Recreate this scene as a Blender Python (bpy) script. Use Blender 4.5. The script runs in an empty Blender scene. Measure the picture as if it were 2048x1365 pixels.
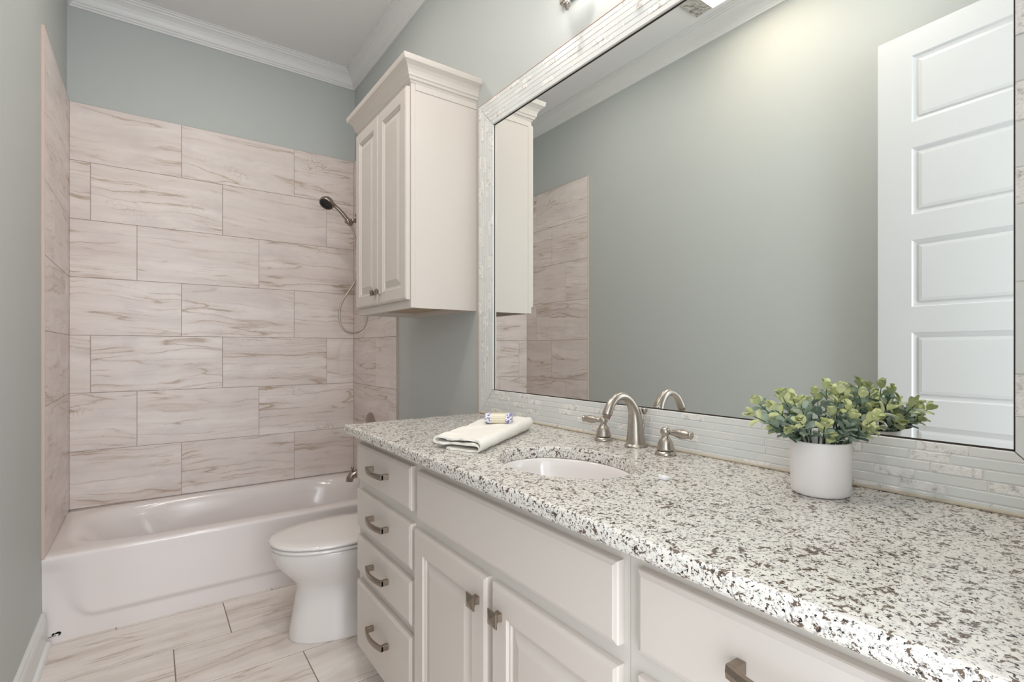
import bpy, bmesh, math, random
from mathutils import Vector, Matrix, noise
R = math.radians
S = bpy.context.scene
C = S.collection

# ------------------------------------------------------------------ camera
cam = bpy.data.cameras.new('camera'); co = bpy.data.objects.new('camera', cam); C.objects.link(co)
co.location = (0.3454, -3.4753, 1.1904)
co.rotation_euler = (R(90), 0, R(-35.545))
cam.sensor_width = 36; cam.lens = 1010.9 * 36 / 2048
cam.shift_y = 16.96 / 2048
cam.clip_start = 0.01
S.camera = co
# ------------------------------------------------------------------ light
S.view_settings.view_transform = 'Standard'
S.view_settings.look = 'None'
S.view_settings.gamma = 1
S.view_settings.use_curve_mapping = False
S.view_settings.exposure = 0.70
wd = bpy.data.worlds.new('hall_daylight'); S.world = wd; wd.use_nodes = True
bgn = wd.node_tree.nodes['Background']
bgn.inputs[0].default_value = (0.92, 0.97, 1.0, 1); bgn.inputs[1].default_value = 1.1


def area(name, loc, rot, sx, sy, power, col):
    l = bpy.data.lights.new(name, 'AREA'); l.shape = 'RECTANGLE'; l.size = sx; l.size_y = sy
    l.energy = power; l.color = col
    o = bpy.data.objects.new(name, l); C.objects.link(o); o.location = loc; o.rotation_euler = rot
    return o


# daylight of the hall coming in through the open doorway behind the camera
area('doorway_daylight', (0.55, -3.60, 1.30), (R(90), 0, 0), 0.66, 2.2, 4.2, (0.84, 0.93, 1.0))
# added unseen fill panel further back, evening the light through the same doorway
area('hall_fill', (0.75, -4.9, 1.5), (R(90), 0, R(4)), 1.3, 2.0, 26, (0.90, 0.95, 1.0))

# ------------------------------------------------------------------ dimensions
XL, XR = -0.010, 1.496      # painted side walls
TL, TR = 0.0, 1.486         # tile faces
YB = 0.010                  # painted back wall, tile face at y=0
YF = -3.46                  # front wall
ZC = 3.084                  # ceiling
TY = -0.742                 # front edge of the side tiles
CT = 0.920                  # counter top

# ------------------------------------------------------------------ node helpers
def mat(name):
    m = bpy.data.materials.new(name); m.use_nodes = True
    nt = m.node_tree; b = nt.nodes['Principled BSDF']
    return m, nt, b


def N(nt, t, **kw):
    n = nt.nodes.new(t)
    for k, v in kw.items():
        if k.startswith('i_'):
            key = k[2:]
            n.inputs[int(key) if key.isdigit() else key.replace('_', ' ')].default_value = v
        else:
            setattr(n, k, v)
    return n


def L(nt, a, b): nt.links.new(a, b)


def ramp(nt, src, stops, interp='LINEAR'):
    r = nt.nodes.new('ShaderNodeValToRGB'); r.color_ramp.interpolation = interp
    e = r.color_ramp.elements
    while len(e) < len(stops): e.new(0.5)
    for i, (p, c) in enumerate(stops):
        e[i].position = p; e[i].color = (c, c, c, 1) if not isinstance(c, (tuple, list)) else (*c, 1)
    L(nt, src, r.inputs[0]); return r.outputs[0]


def mix(nt, f, a, b):
    m = nt.nodes.new('ShaderNodeMix'); m.data_type = 'RGBA'
    for s, v in ((0, f), (6, a), (7, b)):
        if isinstance(v, bpy.types.NodeSocket): L(nt, v, m.inputs[s])
        elif s == 0: m.inputs[0].default_value = v
        else: m.inputs[s].default_value = (*v, 1)
    return m.outputs[2]


def math_(nt, op, a, b=0.0):
    m = nt.nodes.new('ShaderNodeMath'); m.operation = op
    for i, v in enumerate((a, b)):
        if isinstance(v, bpy.types.NodeSocket): L(nt, v, m.inputs[i])
        else: m.inputs[i].default_value = v
    return m.outputs[0]


def noise_(nt, vec, scale, detail=3, rough=0.5, dist=0.0):
    n = N(nt, 'ShaderNodeTexNoise'); n.inputs['Scale'].default_value = scale
    n.inputs['Detail'].default_value = detail; n.inputs['Roughness'].default_value = rough
    n.inputs['Distortion'].default_value = dist
    L(nt, vec, n.inputs['Vector']); return n.outputs[0]


def mapping(nt, vec, sc=(1, 1, 1), loc=(0, 0, 0)):
    m = nt.nodes.new('ShaderNodeMapping'); m.inputs['Scale'].default_value = sc; m.inputs['Location'].default_value = loc
    L(nt, vec, m.inputs[0]); return m.outputs[0]


def objco(nt): return N(nt, 'ShaderNodeTexCoord').outputs['Object']


def bump(nt, b, h, strength=0.1, dist=0.001):
    n = nt.nodes.new('ShaderNodeBump'); n.inputs['Strength'].default_value = strength; n.inputs['Distance'].default_value = dist
    L(nt, h, n.inputs['Height']); L(nt, n.outputs[0], b.inputs['Normal'])


def plain(name, col, rough=0.5, metal=0.0, bumps=None, spec=0.5, coat=0.0, var=0.03):
    m, nt, b = mat(name)
    v = objco(nt)
    n = noise_(nt, v, 6, 3)
    c2 = tuple(x * (1 - var) for x in col)
    L(nt, mix(nt, n, col, c2), b.inputs['Base Color'])
    b.inputs['Roughness'].default_value = rough; b.inputs['Metallic'].default_value = metal
    b.inputs['Specular IOR Level'].default_value = spec
    b.inputs['Coat Weight'].default_value = coat
    if bumps:
        bump(nt, b, noise_(nt, v, bumps[0], 4), bumps[1], 0.001)
    return m


# ------------------------------------------------------------------ materials
M = {}
M['wall'] = plain('sage_wall_paint', (0.52, 0.545, 0.53), 0.5, bumps=(260, 0.10), spec=0.3)
M['ceiling'] = plain('ceiling_paint', (0.84, 0.835, 0.83), 0.9, bumps=(200, 0.1), spec=0.2)
M['trim'] = plain('white_trim_paint', (0.80, 0.80, 0.79), 0.35)
M['cream'] = plain('cream_cabinet_paint', (0.66, 0.60, 0.55), 0.38, bumps=(30, 0.04))
M['cream_dark'] = plain('cream_cabinet_frame_paint', (0.68, 0.64, 0.59), 0.42)
M['door'] = plain('white_door_paint', (0.64, 0.645, 0.65), 0.4)
M['porcelain'] = plain('porcelain', (0.80, 0.755, 0.735), 0.10, coat=0.3)
M['tub'] = plain('tub_enamel', (0.82, 0.76, 0.745), 0.16, coat=0.3)
M['pot'] = plain('pot_ceramic', (0.88, 0.835, 0.82), 0.5, bumps=(120, 0.03))
M['dark'] = plain('dark_gap', (0.03, 0.022, 0.018), 0.8)
M['wood_raw'] = plain('cabinet_underside', (0.50, 0.37, 0.25), 0.6)
M['caulk'] = plain('aged_caulk', (0.66, 0.58, 0.46), 0.6, bumps=(150, 0.2), var=0.25)
M['grout'] = plain('grout', (0.36, 0.30, 0.27), 0.9, bumps=(300, 0.2))
M['floor_grout'] = plain('floor_grout', (0.24, 0.185, 0.15), 0.9, bumps=(300, 0.2))
M['mosaic_grout'] = plain('mosaic_grout', (0.80, 0.78, 0.76), 0.85, bumps=(300, 0.3))
M['tile_edge'] = plain('tile_edge_trim', (0.60, 0.47, 0.41), 0.6)
M['rubber'] = plain('dark_nozzle_rubber', (0.03, 0.03, 0.03), 0.5)
M['hose'] = plain('brushed_hose', (0.52, 0.47, 0.42), 0.35, metal=0.7)
M['towel'] = plain('terry_cloth', (0.92, 0.885, 0.82), 0.95, bumps=(900, 0.6), spec=0.1, var=0.05)
M['soil'] = plain('pot_filling', (0.02, 0.018, 0.012), 0.9)
M['stem'] = plain('plant_stem', (0.05, 0.085, 0.04), 0.6)
M['plastic'] = plain('white_plastic', (0.9, 0.9, 0.9), 0.4)
M['ink'] = plain('black_print', (0.01, 0.01, 0.012), 0.4)


def metal(name, col, rough, sc=(3, 3, 6)):
    m, nt, b = mat(name)
    v = mapping(nt, objco(nt), sc)
    n = noise_(nt, v, 3, 3)
    L(nt, mix(nt, n, col, tuple(x * 0.93 for x in col)), b.inputs['Base Color'])
    b.inputs['Metallic'].default_value = 1
    L(nt, ramp(nt, n, [(0.3, rough * 0.8), (0.7, rough * 1.2)]), b.inputs['Roughness'])
    return m


M['nickel'] = metal('brushed_nickel', (0.50, 0.45, 0.40), 0.28)
M['bronze'] = metal('antique_nickel', (0.36, 0.30, 0.25), 0.33, (60, 60, 60))
M['shower_metal'] = metal('shower_nickel', (0.36, 0.31, 0.27), 0.25)
M['mirror'], nt, b = mat('mirror_silver')
b.inputs['Base Color'].default_value = (0.90, 0.925, 0.91, 1); b.inputs['Metallic'].default_value = 1
b.inputs['Roughness'].default_value = 0.0


def travertine(name, light, mid, vein, dark, lv=1.0):
    m, nt, b = mat(name)
    at = N(nt, 'ShaderNodeAttribute', attribute_name='tuv'); v = at.outputs['Vector']
    # wobble the coordinates so that the beds undulate
    w = noise_(nt, mapping(nt, v, (1.5, 2.0, 1)), 1.0, 3, 0.5)
    w2 = noise_(nt, mapping(nt, v, (11, 14, 1)), 1.0, 4, 0.65)
    w3 = noise_(nt, mapping(nt, v, (45, 60, 1)), 1.0, 3, 0.6)
    wob = math_(nt, 'ADD', math_(nt, 'ADD', math_(nt, 'MULTIPLY', w, 0.15), math_(nt, 'MULTIPLY', w2, 0.026)), math_(nt, 'MULTIPLY', w3, 0.009))
    cmb = N(nt, 'ShaderNodeCombineXYZ'); L(nt, wob, cmb.inputs[1])
    add = N(nt, 'ShaderNodeVectorMath', operation='ADD'); L(nt, v, add.inputs[0]); L(nt, cmb.outputs[0], add.inputs[1])
    q = add.outputs[0]
    beds = noise_(nt, mapping(nt, q, (0.6, 11, 1)), 1.0, 7, 0.62)
    fine = noise_(nt, mapping(nt, q, (5, 90, 1)), 1.0, 5, 0.7)
    cloud = noise_(nt, mapping(nt, v, (5, 9, 1)), 1.0, 5, 0.6)
    col = mix(nt, ramp(nt, beds, [(0.35, 0.0), (0.68, 1.0)]), light, mid)
    col = mix(nt, ramp(nt, cloud, [(0.48, 0.0), (0.72, 0.65)]), col, (mid[0] * 0.92, mid[1] * 0.93, mid[2] * 0.97))
    col = mix(nt, ramp(nt, fine, [(0.52, 0.0), (0.80, 0.34)]), col, vein)
    # thin brown bed-parallel veins
    for k, (sx, sy, wd_, off, st) in enumerate([(0.5, 7.5, 0.007, 3.1, 0.80), (0.7, 13, 0.007, 9.7, 0.60), (0.4, 5.0, 0.0055, 21.3, 0.90)]):
        n = noise_(nt, mapping(nt, q, (sx, sy, 1), (off, off * 2.1, off)), 1.0, 3, 0.55)
        d = math_(nt, 'ABSOLUTE', math_(nt, 'SUBTRACT', n, 0.5))
        line = ramp(nt, d, [(0.0, 1.0), (wd_ * 0.35, 0.75), (wd_, 0.0)])
        gate = ramp(nt, noise_(nt, mapping(nt, v, (2.6, 7, 1), (off, 0, off)), 1.0, 2), [(0.45, 0.0), (0.56, 1.0)])
        f = math_(nt, 'MULTIPLY', math_(nt, 'MULTIPLY', line, gate), st * lv)
        col = mix(nt, f, col, dark if k != 1 else vein)
        # soft halo along the vein
        halo = ramp(nt, d, [(0.0, 0.28), (wd_ * 5, 0.0)])
        col = mix(nt, math_(nt, 'MULTIPLY', halo, gate), col, vein)
    # crackled fossil clusters
    vo = N(nt, 'ShaderNodeTexVoronoi', feature='DISTANCE_TO_EDGE'); vo.inputs['Scale'].default_value = 34
    L(nt, q, vo.inputs['Vector'])
    crack = ramp(nt, vo.outputs['Distance'], [(0.0, 1.0), (0.07, 0.0)])
    gate = ramp(nt, noise_(nt, mapping(nt, v, (2.2, 4.4, 1), (51, 7, 3)), 1.0, 3), [(0.64, 0.0), (0.72, 1.0)])
    col = mix(nt, math_(nt, 'MULTIPLY', math_(nt, 'MULTIPLY', crack, gate), 0.7), col, dark)
    L(nt, col, b.inputs['Base Color'])
    b.inputs['Roughness'].default_value = 0.34; b.inputs['Specular IOR Level'].default_value = 0.4
    bump(nt, b, fine, 0.05, 0.0006)
    return m


M['wall_tile'] = travertine('travertine_wall_tile', (0.83, 0.76, 0.725), (0.70, 0.615, 0.58), (0.56, 0.45, 0.385), (0.37, 0.25, 0.155))
M['floor_tile'] = travertine('travertine_floor_tile', (0.84, 0.775, 0.73), (0.71, 0.63, 0.58), (0.54, 0.43, 0.36), (0.40, 0.29, 0.21), 0.85)

# granite
m, nt, b = mat('speckled_granite'); M['granite'] = m
v = objco(nt)
d = noise_(nt, v, 60, 4, 0.6)
wv = N(nt, 'ShaderNodeVectorMath', operation='ADD'); cx = N(nt, 'ShaderNodeCombineXYZ')
L(nt, math_(nt, 'MULTIPLY', d, 0.012), cx.inputs[0]); L(nt, math_(nt, 'MULTIPLY', noise_(nt, v, 75, 3), 0.012), cx.inputs[1])
L(nt, v, wv.inputs[0]); L(nt, cx.outputs[0], wv.inputs[1])
g = wv.outputs[0]
col = mix(nt, ramp(nt, noise_(nt, g, 120, 3), [(0.45, 0), (0.6, 1)]), (0.78, 0.745, 0.69), (0.70, 0.67, 0.63))
grey = ramp(nt, noise_(nt, mapping(nt, g, (1, 1, 1), (3, 1, 2)), 190, 3, 0.6), [(0.565, 0.0), (0.61, 0.7)])
col = mix(nt, grey, col, (0.30, 0.28, 0.28))
clus = math_(nt, 'MULTIPLY', math_(nt, 'SUBTRACT', noise_(nt, mapping(nt, g, (1, 1, 1), (2, 8, 6)), 42, 2, 0.5), 0.5), 0.36)
bsrc = math_(nt, 'ADD', noise_(nt, mapping(nt, g, (1, 1, 1), (7, 5, 1)), 150, 4, 0.6), clus)
brn = ramp(nt, bsrc, [(0.565, 0.0), (0.60, 0.93)])
col = mix(nt, brn, col, (0.095, 0.055, 0.032))
blk = ramp(nt, noise_(nt, mapping(nt, g, (1, 1, 1), (17, 9, 4)), 210, 3, 0.6), [(0.60, 0.0), (0.625, 1.0)])
col = mix(nt, blk, col, (0.025, 0.022, 0.022))
L(nt, col, b.inputs['Base Color']); b.inputs['Roughness'].default_value = 0.16
b.inputs['Specular IOR Level'].default_value = 0.35

# mosaic pieces
m, nt, b = mat('frosted_glass_mosaic'); M['glass_tile'] = m
at = N(nt, 'ShaderNodeAttribute', attribute_name='tuv')
sp = N(nt, 'ShaderNodeSeparateXYZ'); L(nt, at.outputs['Vector'], sp.inputs[0])
L(nt, mix(nt, sp.outputs[2], (0.70, 0.725, 0.715), (0.76, 0.755, 0.735)), b.inputs['Base Color'])
b.inputs['Roughness'].default_value = 0.22; b.inputs['Coat Weight'].default_value = 0.5
m, nt, b = mat('tumbled_stone_mosaic'); M['stone_tile'] = m
v = objco(nt); n = noise_(nt, v, 70, 5, 0.7)
L(nt, ramp(nt, n, [(0.36, (0.56, 0.52, 0.48)), (0.47, (0.84, 0.82, 0.79)), (0.7, (0.92, 0.90, 0.88))]), b.inputs['Base Color'])
b.inputs['Roughness'].default_value = 0.6; bump(nt, b, n, 0.8, 0.004)

# leaves: colour varies from leaf to leaf through the 'tuv' attribute
m, nt, b = mat('eucalyptus_leaf'); M['leaf'] = m
at = N(nt, 'ShaderNodeAttribute', attribute_name='tuv')
sp = N(nt, 'ShaderNodeSeparateXYZ'); L(nt, at.outputs['Vector'], sp.inputs[0])
c = ramp(nt, sp.outputs[2], [(0.0, (0.10, 0.16, 0.10)), (0.35, (0.23, 0.31, 0.24)), (0.6, (0.42, 0.50, 0.42)), (0.72, (0.55, 0.60, 0.27)), (1.0, (0.72, 0.74, 0.40))])
n = noise_(nt, mapping(nt, at.outputs['Vector'], (1, 5, 1)), 1.2, 3)
L(nt, mix(nt, ramp(nt, n, [(0.45, 0), (0.7, 0.35)]), c, (0.62, 0.68, 0.60)), b.inputs['Base Color'])
b.inputs['Roughness'].default_value = 0.55; b.inputs['Subsurface Weight'].default_value = 0.0

# soap wrapper
m, nt, b = mat('soap_wrapper'); M['wrapper'] = m
v = objco(nt); sx = N(nt, 'ShaderNodeSeparateXYZ'); L(nt, v, sx.inputs[0])
mid = ramp(nt, math_(nt, 'ABSOLUTE', sx.outputs[0]), [(0.0165, 1.0), (0.0170, 0.0)])
flo = ramp(nt, noise_(nt, v, 110, 2, 0.5, 1.5), [(0.50, 0.0), (0.53, 1.0)])
ends = mix(nt, flo, (0.85, 0.84, 0.85), (0.20, 0.18, 0.42))
wl = N(nt, 'ShaderNodeTexWave'); wl.bands_direction = 'Z'; wl.inputs['Scale'].default_value = 55
L(nt, v, wl.inputs['Vector'])
cen = mix(nt, ramp(nt, wl.outputs[0], [(0.75, 0), (0.85, 0.6)]), (0.82, 0.77, 0.62), (0.55, 0.42, 0.25))
L(nt, mix(nt, mid, ends, cen), b.inputs['Base Color']); b.inputs['Roughness'].default_value = 0.35

def emis(name, col, st, base=(0.9, 0.9, 0.9), streak=False):
    m, nt, b = mat(name)
    b.inputs['Base Color'].default_value = (*base, 1)
    b.inputs['Emission Color'].default_value = (*col, 1); b.inputs['Emission Strength'].default_value = st
    b.inputs['Roughness'].default_value = 0.4
    if streak:
        n = noise_(nt, mapping(nt, objco(nt), (40, 40, 8)), 1.0, 4, 0.6, 1.0)
        L(nt, ramp(nt, n, [(0.35, tuple(x * 0.3 for x in col)), (0.65, col)]), b.inputs['Emission Color'])
        L(nt, ramp(nt, n, [(0.35, (0.12, 0.11, 0.10)), (0.6, (0.45, 0.43, 0.40))]), b.inputs['Base Color'])
    return m


M['lens'] = emis('glowing_lens', (1.0, 0.93, 0.82), 2.2)
M['skirt'] = emis('streaked_glass', (1.0, 0.90, 0.78), 0.12, (0.4, 0.38, 0.36), True)
M['shade'] = emis('opal_glass_shade', (1.0, 0.965, 0.93), 5.2)

# ------------------------------------------------------------------ mesh helpers
class MB:
    """collects geometry for ONE mesh; optional per-corner vector 'tuv'"""
    def __init__(s): s.v = []; s.f = []; s.mi = []; s.uv = []; s.sm = []

    def quad(s, pts, mi=0, uv=None, smooth=False):
        i = len(s.v); s.v += [tuple(p) for p in pts]; s.f.append(list(range(i, i + len(pts)))); s.mi.append(mi)
        s.uv.append(uv or [(0, 0, 0)] * len(pts)); s.sm.append(smooth)

    def box(s, a, b, mi=0, bev=0.0, uvz=None):
        x0, y0, z0 = (min(p, q) for p, q in zip(a, b)); x1, y1, z1 = (max(p, q) for p, q in zip(a, b))
        bm = bmesh.new(); bmesh.ops.create_cube(bm, size=1)
        for v in bm.verts:
            v.co = Vector(((x0 + x1) / 2 + v.co.x * (x1 - x0), (y0 + y1) / 2 + v.co.y * (y1 - y0), (z0 + z1) / 2 + v.co.z * (z1 - z0)))
        if bev > 0:
            bev = min(bev, (x1 - x0) / 2.1, (y1 - y0) / 2.1, (z1 - z0) / 2.1)
            bmesh.ops.bevel(bm, geom=bm.edges[:], offset=bev, segments=2, affect='EDGES', profile=0.5)
        s.add_bm(bm, mi, uvz)

    def add_bm(s, bm, mi=0, uvz=None, smooth=False, mtx=None):
        bm.verts.index_update(); o = len(s.v)
        for v in bm.verts: s.v.append(tuple(mtx @ v.co) if mtx else tuple(v.co))
        for f in bm.faces:
            s.f.append([o + v.index for v in f.verts]); s.mi.append(mi)
            s.uv.append([(0, 0, uvz or 0)] * len(f.verts)); s.sm.append(smooth)
        bm.free()

    def grid(s, rows, closed_u=False, closed_v=False, mi=0, smooth=True, cap0=False, cap1=False, uvf=None, flip=False):
        """rows: list of lists of points"""
        o = len(s.v); n = len(rows); m = len(rows[0])
        for r in rows:
            for p in r: s.v.append(tuple(p))
        for i in range(n if closed_u else n - 1):
            for j in range(m if closed_v else m - 1):
                a = o + i * m + j; b_ = o + i * m + (j + 1) % m
                c = o + ((i + 1) % n) * m + (j + 1) % m; d_ = o + ((i + 1) % n) * m + j
                s.f.append([a, d_, c, b_] if flip else [a, b_, c, d_]); s.mi.append(mi); s.sm.append(smooth)
                s.uv.append([uvf] * 4 if uvf else [(0, 0, 0)] * 4)
        if cap0: s.f.append([o + j for j in range(m)][::-1] if not flip else [o + j for j in range(m)]); s.mi.append(mi); s.sm.append(False); s.uv.append([(0, 0, 0)] * m)
        if cap1: s.f.append([o + (n - 1) * m + j for j in range(m)][::(1 if not flip else -1)]); s.mi.append(mi); s.sm.append(False); s.uv.append([(0, 0, 0)] * m)

    def lathe(s, prof, center=(0, 0, 0), axis='Z', n=32, mi=0, sx=1.0, sy=1.0, mtx=None, smooth=True):
        rows = []
        for r, h in prof:
            row = []
            for k in range(n):
                a = 2 * math.pi * k / n
                p = Vector((r * math.cos(a) * sx, r * math.sin(a) * sy, h))
                if axis == 'X': p = Vector((h, r * math.cos(a) * sx, r * math.sin(a) * sy))
                if axis == 'Y': p = Vector((r * math.sin(a), h, r * math.cos(a)))
                if mtx: p = mtx @ p
                row.append(p + Vector(center))
            rows.append(row)
        s.grid(rows, closed_v=True, mi=mi, cap0=prof[0][0] > 1e-4, cap1=prof[-1][0] > 1e-4, smooth=smooth)

    def tube(s, pts, rad, n=12, mi=0, cap=True, sq=1.0):
        pts = [Vector(p) for p in pts]
        if not isinstance(rad, (list, tuple)): rad = [rad] * len(pts)
        t0 = (pts[1] - pts[0]).normalized()
        up = Vector((0, 1, 0)) if abs(t0.y) < 0.9 else Vector((0, 0, 1))
        rows = []; nrm = (up - t0 * up.dot(t0)).normalized()
        for i, p in enumerate(pts):
            t = (pts[min(i + 1, len(pts) - 1)] - pts[max(i - 1, 0)]).normalized()
            nrm = (nrm - t * nrm.dot(t)).normalized(); bn = t.cross(nrm)
            rows.append([p + (nrm * math.cos(2 * math.pi * k / n) + bn * math.sin(2 * math.pi * k / n) * sq) * rad[i] for k in range(n)])
        s.grid(rows, closed_v=True, mi=mi, cap0=cap, cap1=cap)

    def build(s, name, mats, parent=None, smooth=None, loc=None):
        me = bpy.data.meshes.new(name)
        off = Vector(loc) if loc else Vector((0, 0, 0))
        me.from_pydata([tuple(Vector(v) - off) for v in s.v], [], s.f)
        for m_ in (mats if isinstance(mats, (list, tuple)) else [mats]): me.materials.append(m_)
        for i, p in enumerate(me.polygons): p.material_index = s.mi[i]; p.use_smooth = s.sm[i] if smooth is None else smooth
        at_ = me.attributes.new('tuv', 'FLOAT_VECTOR', 'CORNER')
        flat = []
        for u in s.uv:
            for q in u: flat += q
        at_.data.foreach_set('vector', flat)
        bm = bmesh.new(); bm.from_mesh(me)
        bmesh.ops.recalc_face_normals(bm, faces=bm.faces[:])
        bm.to_mesh(me); bm.free()
        o = bpy.data.objects.new(name, me); C.objects.link(o)
        o.location = off
        if parent: o.parent = parent; o.matrix_parent_inverse = Matrix.Identity(4); o.location = off - PW(parent)
        return o


def PW(o):
    l = Vector((0, 0, 0))
    while o: l += o.location; o = o.parent
    return l


def part(mb, name, mats, parent, label=None, smooth=None):
    """links a part; geometry is given in world coordinates, stored relative to the parent"""
    o = mb.build(name, mats, None, smooth)
    w = PW(parent)
    o.data.transform(Matrix.Translation(-w)); o.parent = parent
    if label: o['label'] = label
    return o


def thing(name, label, cat, loc=(0, 0, 0), group=None):
    o = bpy.data.objects.new(name, None); C.objects.link(o); o.location = loc; o.empty_display_size = 0.05
    o['label'] = label; o['category'] = cat
    if group: o['group'] = group
    return o


def tag(o, label, cat, group=None):
    o['label'] = label; o['category'] = cat
    if group: o['group'] = group
    return o


def struct(o): o['kind'] = 'structure'; return o


def recenter(o):
    """origin of a one-mesh thing at the centre of its base"""
    xs = [v.co for v in o.data.vertices]
    c = Vector(((min(p.x for p in xs) + max(p.x for p in xs)) / 2, (min(p.y for p in xs) + max(p.y for p in xs)) / 2, min(p.z for p in xs)))
    o.data.transform(Matrix.Translation(-c)); o.location = c
    return o


rnd = random.Random(11)

# ================================================================== SHELL
# tiles ----------------------------------------------------------------
def tile_rect(mb, P, U, V, u0, u1, v0, v1, th, nrm, gap=0.0011, mi=0, bev=0.0012):
    """a tile in plane P + u*U + v*V standing th proud along nrm, corners carry shifted texture coordinates"""
    P, U, V, nrm = Vector(P), Vector(U), Vector(V), Vector(nrm)
    ru, rv, rz = rnd.uniform(0, 40), rnd.uniform(0, 40), rnd.uniform(0, 1)
    a, b_, c, d_ = u0 + gap, u1 - gap, v0 + gap, v1 - gap
    if b_ - a < 0.004 or d_ - c < 0.004: return
    pt = lambda u, v_, h: P + U * u + V * v_ + nrm * h
    uv = lambda u, v_: (u + ru, v_ + rv, rz)
    e = bev
    q = [(a, c), (b_, c), (b_, d_), (a, d_)]; qi = [(a + e, c + e), (b_ - e, c + e), (b_ - e, d_ - e), (a + e, d_ - e)]
    mb.quad([pt(*p, th) for p in qi], mi, [uv(*p) for p in qi])
    for i in range(4):
        j = (i + 1) % 4
        mb.quad([pt(*q[i], th - e), pt(*q[j], th - e), pt(*qi[j], th), pt(*qi[i], th)], mi, [uv(*q[i]), uv(*q[j]), uv(*qi[j]), uv(*qi[i])])
        mb.quad([pt(*q[i], 0), pt(*q[j], 0), pt(*q[j], th - e), pt(*q[i], th - e)], mi, [uv(*q[i]), uv(*q[j]), uv(*q[j]), uv(*q[i])])


ZT = 2.4856; RP = 0.30503; RIM = 0.354
def tile_wall(mb, P, U, nrm, length, joints):
    for k in range(7):
        z1 = ZT - k * RP; z0 = max(ZT - (k + 1) * RP, RIM + 0.001)
        if k == 6: z0 = RIM + 0.001
        js = sorted([0.0] + [j for j in joints[k % len(joints)] if 0.02 < j < length - 0.02] + [length])
        for a, b_ in zip(js, js[1:]):
            tile_rect(mb, P, U, (0, 0, 1), a, b_, z0, z1, 0.0095, nrm)
    # grout bed behind the tiles
    P, U, nr = Vector(P), Vector(U), Vector(nrm)
    c = [P + nr * 0.0078, P + U * length + nr * 0.0078]
    mb.quad([c[0] + Vector((0, 0, RIM)), c[1] + Vector((0, 0, RIM)), c[1] + Vector((0, 0, ZT)), c[0] + Vector((0, 0, ZT))], 1)


def slab(name, a, b_, m_): mb = MB(); mb.box(a, b_); return struct(mb.build(name, m_))


# floor: a grout bed and the tiles as one mesh
mb = MB(); mb.box((XL - 0.1, YF - 1.2, -0.06), (XR + 0.1, YB + 0.1, -0.0012), 1)
for r in range(-2, 12):
    y1 = -0.751 - 0.3105 * (r - 0) + 0.0; y0 = y1 - 0.3105
    sh = [0.6215, 0.4185, 0.8345 - 0.6096][r % 3]
    k = -2
    x = sh - 0.6096 * 2
    while x < XR:
        a, b_ = max(x, XL), min(x + 0.6096, XR)
        if b_ - a > 0.01: tile_rect(mb, (0, 0, -0.006), (1, 0, 0), (0, 1, 0), a, b_, max(y0, YF - 1.2), min(y1, YB), 0.006, (0, 0, 1), 0.0017)
        x += 0.6096
floor = struct(mb.build('floor', [M['floor_tile'], M['floor_grout']]))

struct(slab('ceiling', (XL - 0.1, YF - 0.12, ZC), (XR + 0.1, YB + 0.1, ZC + 0.08), M['ceiling']))
wb = slab('wall_back', (XL - 0.1, YB, 0), (XR + 0.1, YB + 0.1, ZC), M['wall'])
wl_ = slab('wall_left', (XL - 0.1, YF - 0.12, 0), (XL, YB, ZC), M['wall'])
wr = slab('wall_right', (XR, YF - 0.12, 0), (XR + 0.1, YB, ZC), M['wall'])
# front wall with the doorway the photograph was taken from
DX0, DX1, DZ = 0.165, 0.90, 2.50
mb = MB(); mb.box((XL, YF - 0.12, 0), (DX0, YF, ZC)); mb.box((DX1, YF - 0.12, 0), (XR, YF, ZC)); mb.box((DX0, YF - 0.12, DZ), (DX1, YF, ZC))
struct(mb.build('wall_front', M['wall']))

mb = MB(); tile_wall(mb, (TL, YB - 0.0005, 0), (1, 0, 0), (0, -1, 0), TR - TL, [[0.489, 1.099], [0.085, 0.695, 1.304], [0.283, 0.893]])
part(mb, 'tile_panel', [M['wall_tile'], M['grout']], wb, 'pinkish beige travertine-look tile')
mb = MB(); tile_wall(mb, (XL + 0.0005, YB, 0), (0, -1, 0), (1, 0, 0), YB - TY, [[0.14], [0.34], [0.51]])
part(mb, 'tile_panel', [M['wall_tile'], M['grout']], wl_, 'pinkish beige travertine-look tile')
mb = MB(); mb.box((XL, TY - 0.004, RIM), (TL + 0.0005, TY - 0.0002, ZT + 0.002)); mb.box((XL, TY, ZT - 0.0005), (TL, YB, ZT + 0.002))
part(mb, 'tile_edge', M['tile_edge'], wl_)
mb = MB(); tile_wall(mb, (XR - 0.0005, YB, 0), (0, -1, 0), (-1, 0, 0), YB - TY, [[0.20], [0.43], [0.63]])
part(mb, 'tile_panel', [M['wall_tile'], M['grout']], wr, 'pinkish beige travertine-look tile')
mb = MB(); mb.box((TR - 0.0005, TY - 0.004, RIM), (XR, TY - 0.0002, ZT + 0.002)); mb.box((TR, TY, ZT - 0.0005), (XR, YB, ZT + 0.002))
part(mb, 'tile_edge', M['tile_edge'], wr)

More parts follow.
